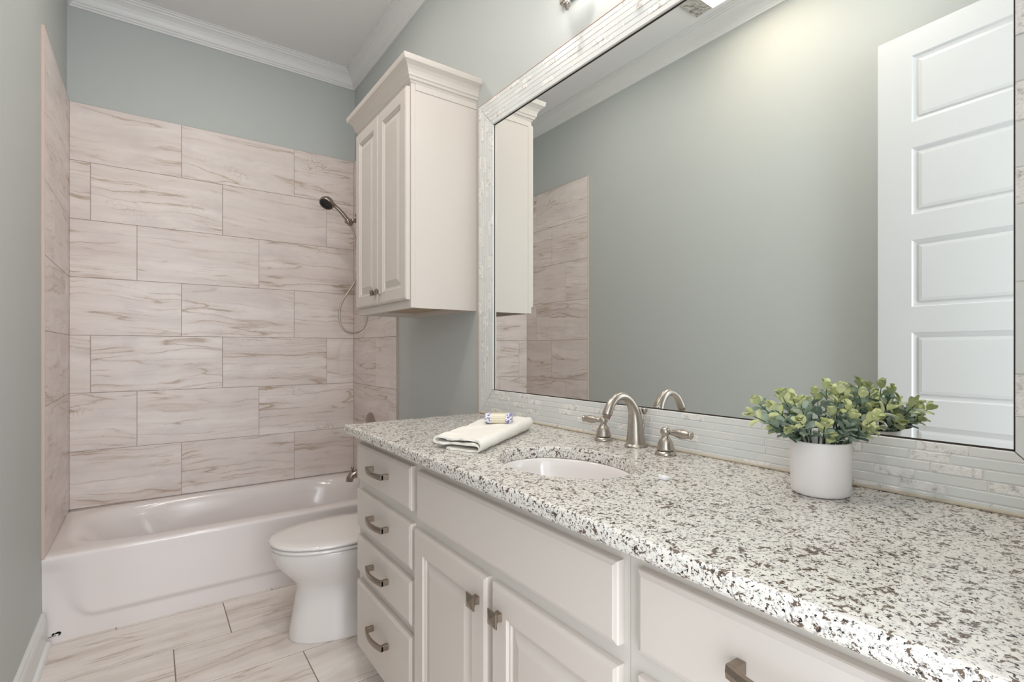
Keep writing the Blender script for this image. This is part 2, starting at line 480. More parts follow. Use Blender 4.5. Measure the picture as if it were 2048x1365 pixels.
# crown moulding: profile (distance from wall, below ceiling) swept and mitred round the room
CP = [(0, -0.102), (0.010, -0.102), (0.012, -0.094), (0.018, -0.091), (0.020, -0.083), (0.026, -0.080), (0.028, -0.070), (0.034, -0.055), (0.044, -0.040), (0.056, -0.029), (0.066, -0.024), (0.068, -0.018), (0.076, -0.015), (0.078, -0.008), (0.085, -0.006), (0.085, 0.0)]
cx0, cx1, cy0, cy1 = XL, XR, YF, YB
def crown(name, f):
    mb = MB(); mb.grid([[f(d, ZC + z)[0] for d, z in CP], [f(d, ZC + z)[1] for d, z in CP]], smooth=False)
    return struct(mb.build(name, M['trim']))
crown('trim_1', lambda d, z: ((cx0 + d, cy1 - d, z), (cx1 - d, cy1 - d, z)))
crown('trim_2', lambda d, z: ((cx0 + d, cy1 - d, z), (cx0 + d, cy0 + d, z)))
crown('trim_3', lambda d, z: ((cx1 - d, cy1 - d, z), (cx1 - d, cy0 + d, z)))
crown('trim_4', lambda d, z: ((cx0 + d, cy0 + d, z), (cx1 - d, cy0 + d, z)))

# baseboards
BP = [(0, 0.137), (0.006, 0.137), (0.010, 0.130), (0.011, 0.120), (0.014, 0.112), (0.016, 0.098), (0.016, 0.020), (0.026, 0.016), (0.030, 0.008), (0.031, 0.0)]
def base(name, f, n=2):
    mb = MB(); mb.grid([[f(d, z)[0] for d, z in BP], [f(d, z)[1] for d, z in BP]], smooth=False)
    return struct(mb.build(name, M['trim']))
base('baseboard_left', lambda d, z: ((XL + d, TY - 0.004, z), (XL + d, YF, z)))
base('baseboard_right', lambda d, z: ((XR - d, TY - 0.004, z), (XR - d, -1.655, z)))

# door casing round the doorway
mb = MB(); mb.box((DX0 - 0.0, YF - 0.12, 0), (DX0 + 0.018, YF, DZ)); mb.box((DX1 - 0.018, YF - 0.12, 0), (DX1, YF, DZ)); mb.box((DX0, YF - 0.12, DZ - 0.018), (DX1, YF, DZ))
mb.box((DX0 - 0.07, YF, 0), (DX0 + 0.006, YF + 0.012, DZ + 0.07), bev=0.004); mb.box((DX0 - 0.07, YF, DZ - 0.006), (DX1, YF + 0.012, DZ + 0.07), bev=0.004)
struct(mb.build('trim_5', M['trim']))

# ================================================================== DOOR LEAF (open, seen in the mirror)
dh = Vector((0.192, -3.425, 0)); df = Vector((0.130, -2.632, 0))
du = (df - dh).normalized(); dn = Vector((du.y, -du.x, 0))  # dn points into the room (+x)
DL = (df - dh).length
def dpt(u, h, z): p = dh + du * u + dn * h; return Vector((p.x, p.y, z))
door = bpy.data.objects.new('door_1', None); C.objects.link(door); door.location = dh; door['kind'] = 'structure'
mb = MB()
zt, zb, th = 2.478, 0.012, 0.035
st = 0.120
panels = [(2.378 - 0.3727 * k, 2.378 - 0.3727 * k - 0.270) for k in range(6)]
zc = [zt] + [v for p in panels for v in p] + [zb]
for side in (0, -th):
    s_ = 1 if side == 0 else -1
    F = lambda u, h, z: dpt(u, side + s_ * h, z)
    def q(u0, u1, z0, z1): mb.quad([F(u0, 0, z0), F(u1, 0, z0), F(u1, 0, z1), F(u0, 0, z1)])
    q(0, st, zb, zt); q(DL - st, DL, zb, zt)
    q(st, DL - st, panels[0][0], zt); q(st, DL - st, zb, panels[-1][1])
    for k in range(5): q(st, DL - st, panels[k + 1][0], panels[k][1])
    for (a, b_) in panels:
        prof = [(0, 0), (0.004, -0.006), (0.016, -0.009), (0.020, -0.009), (0.023, -0.004), (0.034, -0.002)]
        rings = []
        for o_, h in prof:
            rings.append([F(st + o_, h, b_ + o_), F(DL - st - o_, h, b_ + o_), F(DL - st - o_, h, a - o_), F(st + o_, h, a - o_)])
        for r0, r1 in zip(rings, rings[1:]):
            for i in range(4): mb.quad([r0[i], r0[(i + 1) % 4], r1[(i + 1) % 4], r1[i]])
        mb.quad(rings[-1])
for u in (0, DL): mb.quad([dpt(u, 0, zb), dpt(u, -th, zb), dpt(u, -th, zt), dpt(u, 0, zt)])
for z in (zb, zt): mb.quad([dpt(0, 0, z), dpt(DL, 0, z), dpt(DL, -th, z), dpt(0, -th, z)])
part(mb, 'door_leaf', M['door'], door)
mb = MB()
for s_ in (1, -1):
    c = dpt(DL - 0.06, 0 if s_ > 0 else -th, 0.93)
    ax = dn * s_
    mt = ax.to_track_quat('Z', 'Y').to_matrix().to_4x4()
    mb.lathe([(0.030, 0), (0.030, 0.004), (0.012, 0.008), (0.010, 0.020), (0.022, 0.026), (0.027, 0.036), (0.022, 0.046), (0.0, 0.049)], c, mtx=mt.to_3x3(), n=24)
part(mb, 'door_knob', M['nickel'], door)

# ================================================================== MIRROR with mosaic border
MX = 1.4935
my0, my1, mz0, mz1 = -1.747, -3.281, 1.0255, 2.113     # glass
PT = 0.0185; NR = 6; BW = PT * NR
mir = thing('wall_mirror', 'large rectangular wall mirror framed by pale glass and stone mosaic above the granite counter', 'mirror', (XR, (my0 + my1) / 2, mz0 - BW))
mb = MB(); mb.box((MX, my0 + 0.0, mz0), (XR - 0.0004, my1, mz1))
part(mb, 'mirror_glass', M['mirror'], mir)
mb = MB()
e = 0.0022
for a, b_ in [((MX - 0.0012, my0 + e, mz0 - e), (XR - 0.001, my0 - 0.0012, mz1 + e)), ((MX - 0.0012, my1 + 0.0012, mz0 - e), (XR - 0.001, my1 - e, mz1 + e)),
              ((MX - 0.0012, my0, mz1 - 0.0022), (XR - 0.001, my1, mz1 + e)), ((MX - 0.0012, my0, mz0 - e), (XR - 0.001, my1, mz0 + 0.0012))]:
    mb.box(a, b_)
part(mb, 'mirror_edge', M['dark'], mir, 'dark worn edge of the mirror')
MF = 0.0115  # how far the mosaic face stands off the wall
oy0, oy1, oz0, oz1 = my0 + BW, my1 - BW, mz0 - BW, mz1 + BW
def border(O, A, T, length, seed):
    """O outer corner, A along, T inward"""
    rr = random.Random(seed); mb = MB(); O, A, T = Vector(O), Vector(A), Vector(T); X = Vector((-1, 0, 0))
    P = lambda s, t, h: O + A * s + T * t + X * h
    mb.quad([P(0, 0, MF - 0.0013), P(length, 0, MF - 0.0013), P(length - BW, BW - 0.002, MF - 0.0013), P(BW, BW - 0.002, MF - 0.0013)], 2)
    mb.quad([P(0, 0, 0.0005), P(length, 0, 0.0005), P(length, 0, MF - 0.0013), P(0, 0, MF - 0.0013)], 2)
    mb.quad([P(BW, BW - 0.002, 0.0005), P(length - BW, BW - 0.002, 0.0005), P(length - BW, BW - 0.002, MF - 0.0013), P(BW, BW - 0.002, MF - 0.0013)], 2)
    g_ = 0.0011
    for r in range(NR):
        t0, t1 = r * PT + g_, (r + 1) * PT - g_ - (0.001 if r == NR - 1 else 0)
        s = -rr.uniform(0, 0.12)
        last = None
        while s < length:
            stone = rr.random() < 0.46 and last != 1
            w = rr.uniform(0.055, 0.075) if stone else rr.choice([0.10, 0.125, 0.15, 0.075])
            a, b_ = s + g_, s + w - g_; s += w; last = int(stone)
            # the ends are cut along the 45-degree mitres
            a0, a1 = max(a, t0 + g_), max(a, t1 + g_); b0, b1 = min(b_, length - t0 - g_), min(b_, length - t1 - g_)
            if b0 - a0 < 0.004 or b1 - a1 < 0.002: continue
            h = MF + (rr.uniform(-0.0005, 0.0012) if stone else rr.uniform(-0.0003, 0.0003))
            z = rr.random(); uv = [(0, 0, z)] * 4; mi = 1 if stone else 0; c = 0.0010
            o4 = [(a0, t0), (b0, t0), (b1, t1), (a1, t1)]; i4 = [(a0 + c, t0 + c), (b0 - c, t0 + c), (b1 - c, t1 - c), (a1 + c, t1 - c)]
            mb.quad([P(*p, h) for p in i4], mi, uv)
            for i in range(4):
                j = (i + 1) % 4
                mb.quad([P(*o4[i], h - c), P(*o4[j], h - c), P(*i4[j], h), P(*i4[i], h)], mi, uv)
                mb.quad([P(*o4[i], h - 0.005), P(*o4[j], h - 0.005), P(*o4[j], h - c), P(*o4[i], h - c)], mi, uv)
    part(mb, 'mosaic_border', [M['glass_tile'], M['stone_tile'], M['mosaic_grout']], mir)
border((XR, oy0, oz1), (0, -1, 0), (0, 0, -1), oy0 - oy1, 1)
border((XR, oy0, oz0), (0, -1, 0), (0, 0, 1), oy0 - oy1, 2)
border((XR, oy0, oz0), (0, 0, 1), (0, -1, 0), oz1 - oz0, 3)
border((XR, oy1, oz0), (0, 0, 1), (0, 1, 0), oz1 - oz0, 4)
mb = MB(); mb.box((XR - 0.0125, oy0, oz1), (XR - 0.0002, oy1, oz1 + 0.0022)); mb.box((XR - 0.0125, oy0, CT), (XR - 0.0002, oy0 + 0.0022, oz1 + 0.0022))
part(mb, 'frame_edge', M['tile_edge'], mir, 'thin brown edge strip')

# ================================================================== TUB
tub = thing('bathtub', 'white enamelled alcove bathtub with an embossed apron under the tiled walls', 'bathtub', (0.743, -0.37, 0))
x0, x1, yb, yf = XL + 0.0005, XR - 0.0005, YB - 0.0008, -0.738
cx_, cy_ = (x0 + x1) / 2, -0.362
def rr_pt(a, hx, hy, n):
    c, s = math.cos(a), math.sin(a)
    k = (abs(c / hx) ** n + abs(s / hy) ** n) ** (-1 / n)
    return k * c, k * s
NA = 96
rings = []
def rect_ring(z, ins=0.0):
    out = []
    for k in range(NA):
        a = 2 * math.pi * k / NA
        px, py = rr_pt(a, (x1 - x0) / 2 - ins, (yb - yf) / 2 - ins, 60)
        out.append((cx_ + px, (yb + yf) / 2 + py, z))
    return out
rings.append(rect_ring(RIM - 0.012, 0.0)); rings.append(rect_ring(RIM - 0.003, 0.0015)); rings.append(rect_ring(RIM, 0.008))
hx0, hy0 = 0.690, 0.300
for z, ix, iy, n, dx in [(RIM + 0.001, 0.0, 0.0, 5.5, 0), (RIM - 0.003, 0.014, 0.010, 5.0, 0.002), (RIM - 0.014, 0.034, 0.018, 4.6, 0.010), (RIM - 0.06, 0.065, 0.030, 4.0, 0.025), (RIM - 0.16, 0.115, 0.046, 3.6, 0.045), (RIM - 0.25, 0.155, 0.064, 3.3, 0.055), (RIM - 0.285, 0.195, 0.088, 3.1, 0.05), (RIM - 0.30, 0.26, 0.13, 3, 0.045), (RIM - 0.302, 0.5, 0.24, 2.5, 0.04)]:
    rings.append([(cx_ + dx + p[0], cy_ + p[1], z) for p in (rr_pt(2 * math.pi * k / NA, hx0 - ix, hy0 - iy, n) for k in range(NA))])
mb = MB(); mb.grid(rings, closed_v=True, cap1=True)
part(mb, 'basin', M['tub'], tub)
# apron with a bulging embossed panel and a rolled top edge
def sstep(a, b_, v): t = max(0, min(1, (v - a) / (b_ - a))); return t * t * (3 - 2 * t)
mb = MB(); rows = []
NX, NZ = 150, 60
for i in range(NZ + 1):
    z = (RIM + 0.0005) * i / NZ
    row = []
    for j in range(NX + 1):
        x = x0 + (x1 - x0) * j / NX
        # signed distance to a rounded rectangle open at the top
        qx = abs(x - cx_) - ((x1 - x0) / 2 - 0.085 - 0.06 + (RIM - z) * -0.10); qz = (0.085 + 0.06) - z
        dd = math.hypot(max(qx, 0), max(qz, 0)) - 0.06 if (qx > 0 or qz > 0) else -0.06
        s_ = 1 - sstep(-0.012, 0.016, dd / (1 + 22 * max(0.0, z - 0.10)))
        y = -0.7315 - 0.012 * s_
        t = sstep(RIM - 0.075, RIM - 0.012, z); y = y * (1 - t) + (-0.745) * t
        if z > RIM - 0.012: a = (z - (RIM - 0.012)) / 0.0125; y = -0.745 + 0.012 * (1 - math.sqrt(max(0, 1 - a * a)))
        row.append((x, y, z))
    rows.append(row)
rows.append([(p[0], -0.70, RIM) for p in rows[-1]])
mb.grid(rows); mb.grid([[(x0, -0.70, 0), (x0, -0.70, RIM - 0.001)], [(x0, -0.731, 0), (x0, -0.744, RIM - 0.006)]]); 
part(mb, 'apron', M['tub'], tub)
# printed maker's mark low on the apron
mb = MB()
def onap(u, w): return (0.024 + u, -0.7335, 0.0295 + w * 1.25)
sw = [(-0.006, 0.004), (0.000, 0.0105), (0.004, 0.0075), (0.012, 0.0105), (0.020, 0.0105), (0.0245, 0.0065), (0.0225, 0.0005), (0.014, -0.004), (0.0165, 0.001), (0.0155, 0.0050), (0.008, 0.0055), (0.002, 0.0040), (-0.002, 0.0015)]
mb.quad([onap(*p) for p in sw[:6]][::-1]); mb.quad([onap(*sw[5]), onap(*sw[6]), onap(*sw[7]), onap(*sw[8]), onap(*sw[9])][::-1])
mb.quad([onap(*sw[0]), onap(*sw[1]), onap(*sw[2]), onap(*sw[11]), onap(*sw[12])][::-1]); mb.quad([onap(*sw[2]), onap(*sw[3]), onap(*sw[9]), onap(*sw[10]), onap(*sw[11])]); mb.quad([onap(*sw[3]), onap(*sw[4]), onap(*sw[5]), onap(*sw[9])])
for k in range(7): mb.quad([onap(-0.016 + k * 0.0035, -0.0035 + k * 0.0004), onap(-0.0136 + k * 0.0035, -0.0035 + k * 0.0004), onap(-0.0136 + k * 0.0035, -0.0003 + k * 0.0004), onap(-0.016 + k * 0.0035, -0.0003 + k * 0.0004)])
part(mb, 'printed_logo', M['ink'], tub, 'small black swoosh mark')
mb = MB(); mb.lathe([(0.0, 0.004), (0.028, 0.003), (0.032, 0.0)], (1.25, cy_, RIM - 0.301)); part(mb, 'drain', M['nickel'], tub)

# tub spout, valve
sp_ = thing('tub_spout', 'dark nickel tub spout with a small diverter knob over the far tub rim', 'spout', (TR, -0.37, 0.415))
mb = MB(); pts = [(TR, -0.37, 0.425), (1.44, -0.37, 0.425), (1.385, -0.37, 0.423), (1.352, -0.37, 0.414), (1.340, -0.37, 0.396), (1.338, -0.37, 0.380)]
mb.tube(pts, [0.030, 0.026, 0.025, 0.024, 0.0225, 0.021], 20); part(mb, 'spout_body', M['shower_metal'], sp_)
mb = MB(); mb.lathe([(0.005, 0), (0.004, 0.018), (0.009, 0.022), (0.010, 0.030), (0.006, 0.036), (0, 0.037)], (1.356, -0.37, 0.432)); part(mb, 'diverter_knob', M['shower_metal'], sp_)
va = thing('shower_valve', 'round dark nickel valve plate on the tiled wall behind the counter corner', 'valve', (TR, -0.33, 0.70))
mb = MB(); mb.lathe([(0.0, -0.016), (0.030, -0.015), (0.075, -0.009), (0.088, -0.004), (0.090, 0)], (TR, -0.33, 0.700), 'X', 40); part(mb, 'valve_plate', M['shower_metal'], va)
mb = MB(); mb.lathe([(0.0, -0.075), (0.022, -0.072), (0.026, -0.045), (0.022, -0.015)], (TR, -0.33, 0.700), 'X', 24); mb.tube([(TR - 0.06, -0.33, 0.70), (TR - 0.065, -0.35, 0.66), (TR - 0.07, -0.36, 0.62)], [0.009, 0.008, 0.006]); part(mb, 'valve_handle', M['shower_metal'], va)

# hand shower
YS = -0.36
sh = thing('hand_shower', 'brushed nickel handheld shower head on its wall bracket, hose looping below', 'shower head', (TR, YS, 2.0))
hd = Vector((1.206, YS, 2.072)); hold = Vector((1.338, YS, 1.975))
axis = Vector((-0.50, -0.30, -0.80)).normalized()
mt = axis.to_track_quat('Z', 'Y').to_matrix()
mb = MB(); mb.lathe([(0.0, -0.030), (0.018, -0.030), (0.032, -0.022), (0.043, -0.004), (0.045, 0.010), (0.041, 0.017), (0.038, 0.014), (0.0, 0.013)], hd, mtx=mt, n=36)
part(mb, 'shower_head', M['shower_metal'], sh)
mb = MB(); mb.lathe([(0.036, 0.0142), (0.036, 0.0165), (0.026, 0.0165), (0.026, 0.0142)], hd, mtx=mt, n=36)
for k in range(26):
    a = 2 * math.pi * k / 26; p = hd + mt @ Vector((0.031 * math.cos(a), 0.031 * math.sin(a), 0.018))
    mb.lathe([(0.0025, -0.001), (0.0018, 0.002), (0, 0.0022)], p, mtx=mt, n=8)
part(mb, 'spray_ring', M['rubber'], sh, 'black ring of nozzles')
mb = MB(); p0 = hd - mt @ Vector((0, 0, 0.010))
pts = []
for k in range(11):
    t = k / 10; p = (hd + Vector((0.020, 0, 0.004))).lerp(hold, t); p.z += 0.012 * math.sin(t * math.pi); pts.append(p)
mb.tube(pts, [0.016, 0.0145, 0.0125, 0.0115, 0.0115, 0.012, 0.0125, 0.013, 0.0135, 0.0135, 0.013], 16)
part(mb, 'handle', M['shower_metal'], sh)
mb = MB(); hdir = (hold - hd).normalized()
mb.tube([hold - hdir * 0.022, hold - hdir * 0.018, hold + hdir * 0.018, hold + hdir * 0.022], [0.017, 0.020, 0.018, 0.014], 20)
mb.tube([hold + Vector((0.01, 0, 0.008)), hold + Vector((0.045, 0, 0.016))], 0.012, 12)
mb.tube([hold + Vector((0.048, -0.0, 0.055)), hold + Vector((0.060, 0, -0.022))], [0.011, 0.011], 14)
mb.tube([(hold + Vector((0.055, 0, 0.03))), (1.44, YS, 2.03), (TR - 0.01, YS, 2.045)], 0.010, 12)
mb.lathe([(0.0, -0.012), (0.020, -0.010), (0.030, 0)], (TR, YS, 2.046), 'X', 24)
part(mb, 'wall_bracket', M['shower_metal'], sh)
mb = MB()
key = [hold + hdir * 0.020, (1.352, YS, 1.945), (1.372, YS, 1.90), (1.388, YS, 1.82), (1.391, YS, 1.72), (1.382, YS, 1.63), (1.345, YS, 1.56), (1.300, YS, 1.49), (1.280, YS, 1.42), (1.286, YS, 1.345), (1.315, YS, 1.305), (1.358, YS, 1.292), (1.405, YS, 1.305), (1.440, YS, 1.345), (1.455, YS, 1.42), (1.455, YS, 1.6), (1.450, YS, 1.85), (1.445, YS, 2.015)]
key = [Vector(k) for k in key]; pts = []
for i in range(len(key) - 1):
    p_, a, b_, n_ = key[max(i - 1, 0)], key[i], key[i + 1], key[min(i + 2, len(key) - 1)]
    for t in (0, .2, .4, .6, .8):
        pts.append(0.5 * ((2 * a) + (b_ - p_) * t + (2 * p_ - 5 * a + 4 * b_ - n_) * t * t + (3 * a - p_ - 3 * b_ + n_) * t ** 3))
pts.append(key[-1])
mb.tube(pts, [0.0085] * 6 + [0.0066] * (len(pts) - 6), 12); part(mb, 'hose', M['hose'], sh, 'thin flexible metal hose')

# ================================================================== TOILET
YT = -1.25
to = thing('toilet', 'white two-piece toilet with closed lid between the bathtub and the vanity', 'toilet', (1.05, YT, 0))
def sec(xf, xb, hw, z, n=2.2, dn=None, N_=64):
    cx = xf + (xb - xf) * 0.52; out = []
    for k in range(N_):
        a = 2 * math.pi * k / N_; c, s = math.cos(a), math.sin(a)
        hx = (cx - xf) if c < 0 else (xb - cx)
        nn = 2.1 if c < 0 else (dn or n)
        r = (abs(c / hx) ** nn + abs(s / hw) ** nn) ** (-1 / nn)
        out.append((cx + r * c, YT + r * s, z))
    return out
mb = MB()
S_ = [(0.806, 1.36, 0.142, 0.0), (0.806, 1.36, 0.142, 0.006), (0.811, 1.36, 0.138, 0.04), (0.822, 1.36, 0.131, 0.10), (0.832, 1.36, 0.126, 0.16), (0.838, 1.37, 0.124, 0.205), (0.830, 1.37, 0.130, 0.228), (0.800, 1.38, 0.148, 0.262), (0.772, 1.39, 0.163, 0.295), (0.754, 1.40, 0.174, 0.325), (0.745, 1.40, 0.180, 0.352), (0.742, 1.40, 0.182, 0.372), (0.746, 1.39, 0.179, 0.378), (0.80, 1.36, 0.13, 0.380)]
mb.grid([sec(a, b_, c, z, 2.6, 3.5) for a, b_, c, z in S_], closed_v=True, cap0=True, cap1=True)
part(mb, 'bowl', M['porcelain'], to)
def plate(name, z0, z1, xf, xb, hw, crown_=0.0):
    mb = MB(); r = 0.007
    rs = [(0.010, z0), (0.002, z0 + 0.002), (0, z0 + r), (0, z1 - r), (0.0025, z1 - 0.003), (0.008, z1), (0.05, z1 + crown_ * 0.6), (0.12, z1 + crown_), (0.17, z1 + crown_)]
    mb.grid([sec(xf + i, xb - i, hw - i, z, 2.3, 3.2) for i, z in rs], closed_v=True, cap0=True, cap1=True)
    part(mb, name, M['porcelain'], to)
plate('seat', 0.381, 0.396, 0.737, 1.22, 0.186)
plate('lid', 0.3985, 0.4135, 0.734, 1.235, 0.188, 0.004)
mb = MB()

mb = MB(); mb.box((1.275, YT - 0.225, 0.385), (1.485, YT + 0.225, 0.735), bev=0.022); part(mb, 'tank', M['porcelain'], to)
mb = MB(); mb.box((1.265, YT - 0.235, 0.736), (1.490, YT + 0.235, 0.768), bev=0.012); part(mb, 'tank_lid', M['porcelain'], to)
mb = MB(); mb.tube([(1.275, YT + 0.17, 0.68), (1.262, YT + 0.17, 0.68)], 0.012); mb.tube([(1.260, YT + 0.17, 0.68), (1.257, YT + 0.11, 0.672)], [0.007, 0.006]); part(mb, 'flush_lever', M['nickel'], to)

for s_ in (-1, 1):
    mb = MB(); mb.box((1.215, YT + s_ * 0.07 - 0.02, 0.380), (1.255, YT + s_ * 0.07 + 0.02, 0.412), bev=0.006)
    part(mb, 'hinge', M['porcelain'], to)

# ================================================================== CABINET PARTS
def face_box(mb, xf, y_a, y_b, z0, z1, th=0.019, ch=0.007):
    """slab front in a plane x=xf facing -x with an eased, stepped edge"""
    ya, yb_ = max(y_a, y_b), min(y_a, y_b)
    def ring(i, x): return [(x, ya - i, z0 + i), (x, yb_ + i, z0 + i), (x, yb_ + i, z1 - i), (x, ya - i, z1 - i)]
    rs = [ring(0, xf + th), ring(0, xf + 0.006), ring(0.0015, xf + 0.0035), ring(ch, xf + 0.0012), ring(ch + 0.002, xf)]
    for a, b_ in zip(rs, rs[1:]):
        for i in range(4): mb.quad([a[i], a[(i + 1) % 4], b_[(i + 1) % 4], b_[i]])
    mb.quad(rs[-1]); mb.quad(rs[0][::-1])

def panel_door(mb, xf, y_a, y_b, z0, z1, fr=0.055, th=0.019):
    """framed door with a raised centre panel"""
    ya, yb_ = max(y_a, y_b), min(y_a, y_b)
    def ring(i, x): return [(x, ya - i, z0 + i), (x, yb_ + i, z0 + i), (x, yb_ + i, z1 - i), (x, ya - i, z1 - i)]
    rs = [ring(0, xf + th), ring(0, xf + 0.006), ring(0.0015, xf + 0.0035), ring(0.006, xf + 0.0012), ring(0.008, xf),
          ring(fr - 0.004, xf), ring(fr, xf + 0.005), ring(fr + 0.005, xf + 0.0055), ring(fr + 0.007, xf + 0.010), ring(fr + 0.010, xf + 0.010), ring(fr + 0.034, xf + 0.003), ring(fr + 0.037, xf + 0.002)]
    for a, b_ in zip(rs, rs[1:]):
        for i in range(4): mb.quad([a[i], a[(i + 1) % 4], b_[(i + 1) % 4], b_[i]])
    mb.quad(rs[-1]); mb.quad(rs[0][::-1])

def knob(x, y, z, parent, s=0.0155):
    mb = MB()
    def ring(h, d_): return [(x - d_, y - h, z - h), (x - d_, y + h, z - h), (x - d_, y + h, z + h), (x - d_, y - h, z + h)]
    rs = [ring(0.009, 0.0), ring(0.0075, 0.010), ring(0.009, 0.014), ring(s, 0.018), ring(s, 0.0205), ring(s - 0.001, 0.0215)]
    for a, b_ in zip(rs, rs[1:]):
        for i in range(4): mb.quad([a[i], a[(i + 1) % 4], b_[(i + 1) % 4], b_[i]])
    top = (x - 0.0275, y, z)
    for i in range(4): mb.quad([rs[-1][i], rs[-1][(i + 1) % 4], top])
    part(mb, 'knob', M['bronze'], parent, 'square pyramid knob in antique nickel')

def pull(x, yc, z, parent, half=0.067):
    mb = MB(); hz = 0.0085
    for s_ in (-1, 1):
        y = yc + s_ * half
        mb.box((x - 0.024, y - 0.0065, z - hz), (x, y + 0.0065, z + hz), bev=0.0012)
    rows = []
    for k in range(17):
        t = -1 + 2 * k / 16; y = yc + t * (half + 0.0065); xo = x - 0.021 - 0.012 * (1 - t * t)
        hh = hz * (1 - 0.12 * (1 - t * t))
        rows.append([(xo - 0.004, y, z - hh), (xo - 0.0055, y, z), (xo - 0.004, y, z + hh), (xo + 0.003, y, z + hh), (xo + 0.003, y, z - hh)])
    mb.grid(rows, closed_v=True, cap0=True, cap1=True, smooth=False)
    part(mb, 'pull_handle', M['bronze'], parent, 'bowed bar pull in antique nickel')

# ------------------------------------------------------------------ upper cabinet
uc = thing('wall_cabinet', 'cream two-door wall cabinet with crown top, hung above the toilet beside the mirror', 'cabinet', (1.343, -1.295, 1.358))
uy0, uy1, uz0, uz1 = -1.599, -0.985, 1.358, 2.275
ux = 1.190
mb = MB()
mb.box((ux + 0.019, uy0, uz0), (XR - 0.0005, uy0 + 0.016, uz1)); mb.box((ux + 0.019, uy1 - 0.016, uz0), (XR - 0.0005, uy1, uz1))
mb.box((ux + 0.019, uy0 + 0.016, uz0 + 0.022), (XR - 0.0005, uy1 - 0.016, uz0 + 0.034), 1); mb.box((ux + 0.019, uy0 + 0.016, uz1 - 0.016), (XR - 0.0005, uy1 - 0.016, uz1))
# face frame, and the applied strip at the top of the side
mb.box((ux, uy0 - 0.0015, uz0), (ux + 0.0195, uy0 + 0.040, uz1), bev=0.0015); mb.box((ux, uy1 - 0.040, uz0), (ux + 0.0195, uy1, uz1), bev=0.0015)
mb.box((ux, uy0 + 0.04, uz0), (ux + 0.019, uy1 - 0.04, uz0 + 0.045)); mb.box((ux, uy0 + 0.04, uz1 - 0.06), (ux + 0.019, uy1 - 0.04, uz1))
mb.box((ux + 0.0195, uy0 - 0.003, 2.232), (XR - 0.0005, uy0, uz1 - 0.001), bev=0.001)
mb.box((XR - 0.012, uy0 + 0.016, uz0), (XR - 0.0005, uy1 - 0.016, uz0 + 0.022))
part(mb, 'cabinet_body', [M['cream'], M['wood_raw']], uc)
for (a, b_, kn) in ((-1.593, -1.291, -1.3175), (-1.287, -0.991, -1.2605)):
    mb = MB(); panel_door(mb, 1.170, a, b_, 1.391, 2.243, 0.056)
    dd = part(mb, 'door', M['cream'], uc)
    knob(1.170, kn, 1.444, dd, 0.0135)
# crown of the cabinet, mitred on three sides
KP = [(0, 0.0), (0.004, 0.0), (0.006, 0.007), (0.012, 0.010), (0.014, 0.018), (0.018, 0.022), (0.019, 0.030), (0.023, 0.042), (0.031, 0.054), (0.040, 0.062), (0.046, 0.066), (0.048, 0.073), (0.050, 0.086), (0.0, 0.086)]
kz = 2.258
mb = MB(); rows = []
for d_, h in KP: pass
rows = [[(XR - 0.0005, uy0 - d_, kz + h) for d_, h in KP], [(ux - d_, uy0 - d_, kz + h) for d_, h in KP], [(ux - d_, uy1 + d_, kz + h) for d_, h in KP], [(XR - 0.0005, uy1 + d_, kz + h) for d_, h in KP]]
mb.grid(rows, smooth=False); mb.quad([(XR - 0.0005, uy0, kz + 0.086), (ux, uy0, kz + 0.086), (ux, uy1, kz + 0.086), (XR - 0.0005, uy1, kz + 0.086)])
part(mb, 'crown_molding', M['cream'], uc)

# ------------------------------------------------------------------ vanity
vx, fx = 0.967, 0.948
vy0, vy1 = -1.650, YF + 0.002
vc = thing('vanity_cabinet', 'cream vanity cabinet with drawer stacks and a double-door sink base under the granite', 'vanity', (1.23, -2.55, 0))
mb = MB()
mb.box((vx + 0.0005, vy0 - 0.018, 0.115), (XR - 0.0005, vy0, CT - 0.0320)); mb.box((vx + 0.0005, vy1, 0.115), (XR - 0.0005, vy1 + 0.018, CT - 0.0320))
mb.box((vx + 0.0005, vy1, 0.115), (XR - 0.0005, vy0, 0.133)); mb.box((XR - 0.010, vy1, 0.115), (XR - 0.0005, vy0, CT - 0.0320))
mb.box((vx + 0.07, vy1, 0.0), (vx + 0.085, vy0, 0.115))
# face frame: stiles and rails with a joint line between the two boxes
zt_ = CT - 0.0315
def bar(ya, yb__, z0, z1): mb.box((vx, ya, z0), (vx + 0.019, yb__, z1))
bar(vy0, vy0 - 0.035, 0.115, zt_); bar(-2.105, -2.185, 0.115, zt_); bar(-2.903, -2.9302, 0.115, zt_); bar(-2.9310, -2.975, 0.115, zt_); bar(-3.405, vy1, 0.115, zt_)
bar(-2.525, -2.557, 0.155, 0.680)
for a, b_ in ((vy0 - 0.035, -2.105), (-2.185, -2.903), (-2.975, -3.405)):
    bar(a, b_, 0.115, 0.155); bar(a, b_, 0.838, zt_); bar(a, b_, 0.680, 0.732)
for a, b_ in ((vy0 - 0.035, -2.105), (-2.975, -3.405)):
    bar(a, b_, 0.515, 0.565); bar(a, b_, 0.355, 0.405)
part(mb, 'cabinet_body', M['cream_dark'], vc)
DZs = [(0.727, 0.855), (0.560, 0.690), (0.398, 0.526), (0.128, 0.364)]
for bank, (ya, yb_) in enumerate(((-1.669, -2.131), (-2.957, -3.425))):
    for k, (z0, z1) in enumerate(DZs):
        mb = MB(); face_box(mb, fx, ya, yb_, z0, z1, 0.0188)
        o = part(mb, 'drawer', M['cream'], vc)
        pull(fx, (ya + yb_) / 2 + 0.0, (z0 + z1) / 2 + (0.016 if k == 3 else 0.002), o, 0.064)
mb = MB(); face_box(mb, fx, -2.170, -2.917, 0.716, 0.852, 0.0188); part(mb, 'false_front', M['cream'], vc)
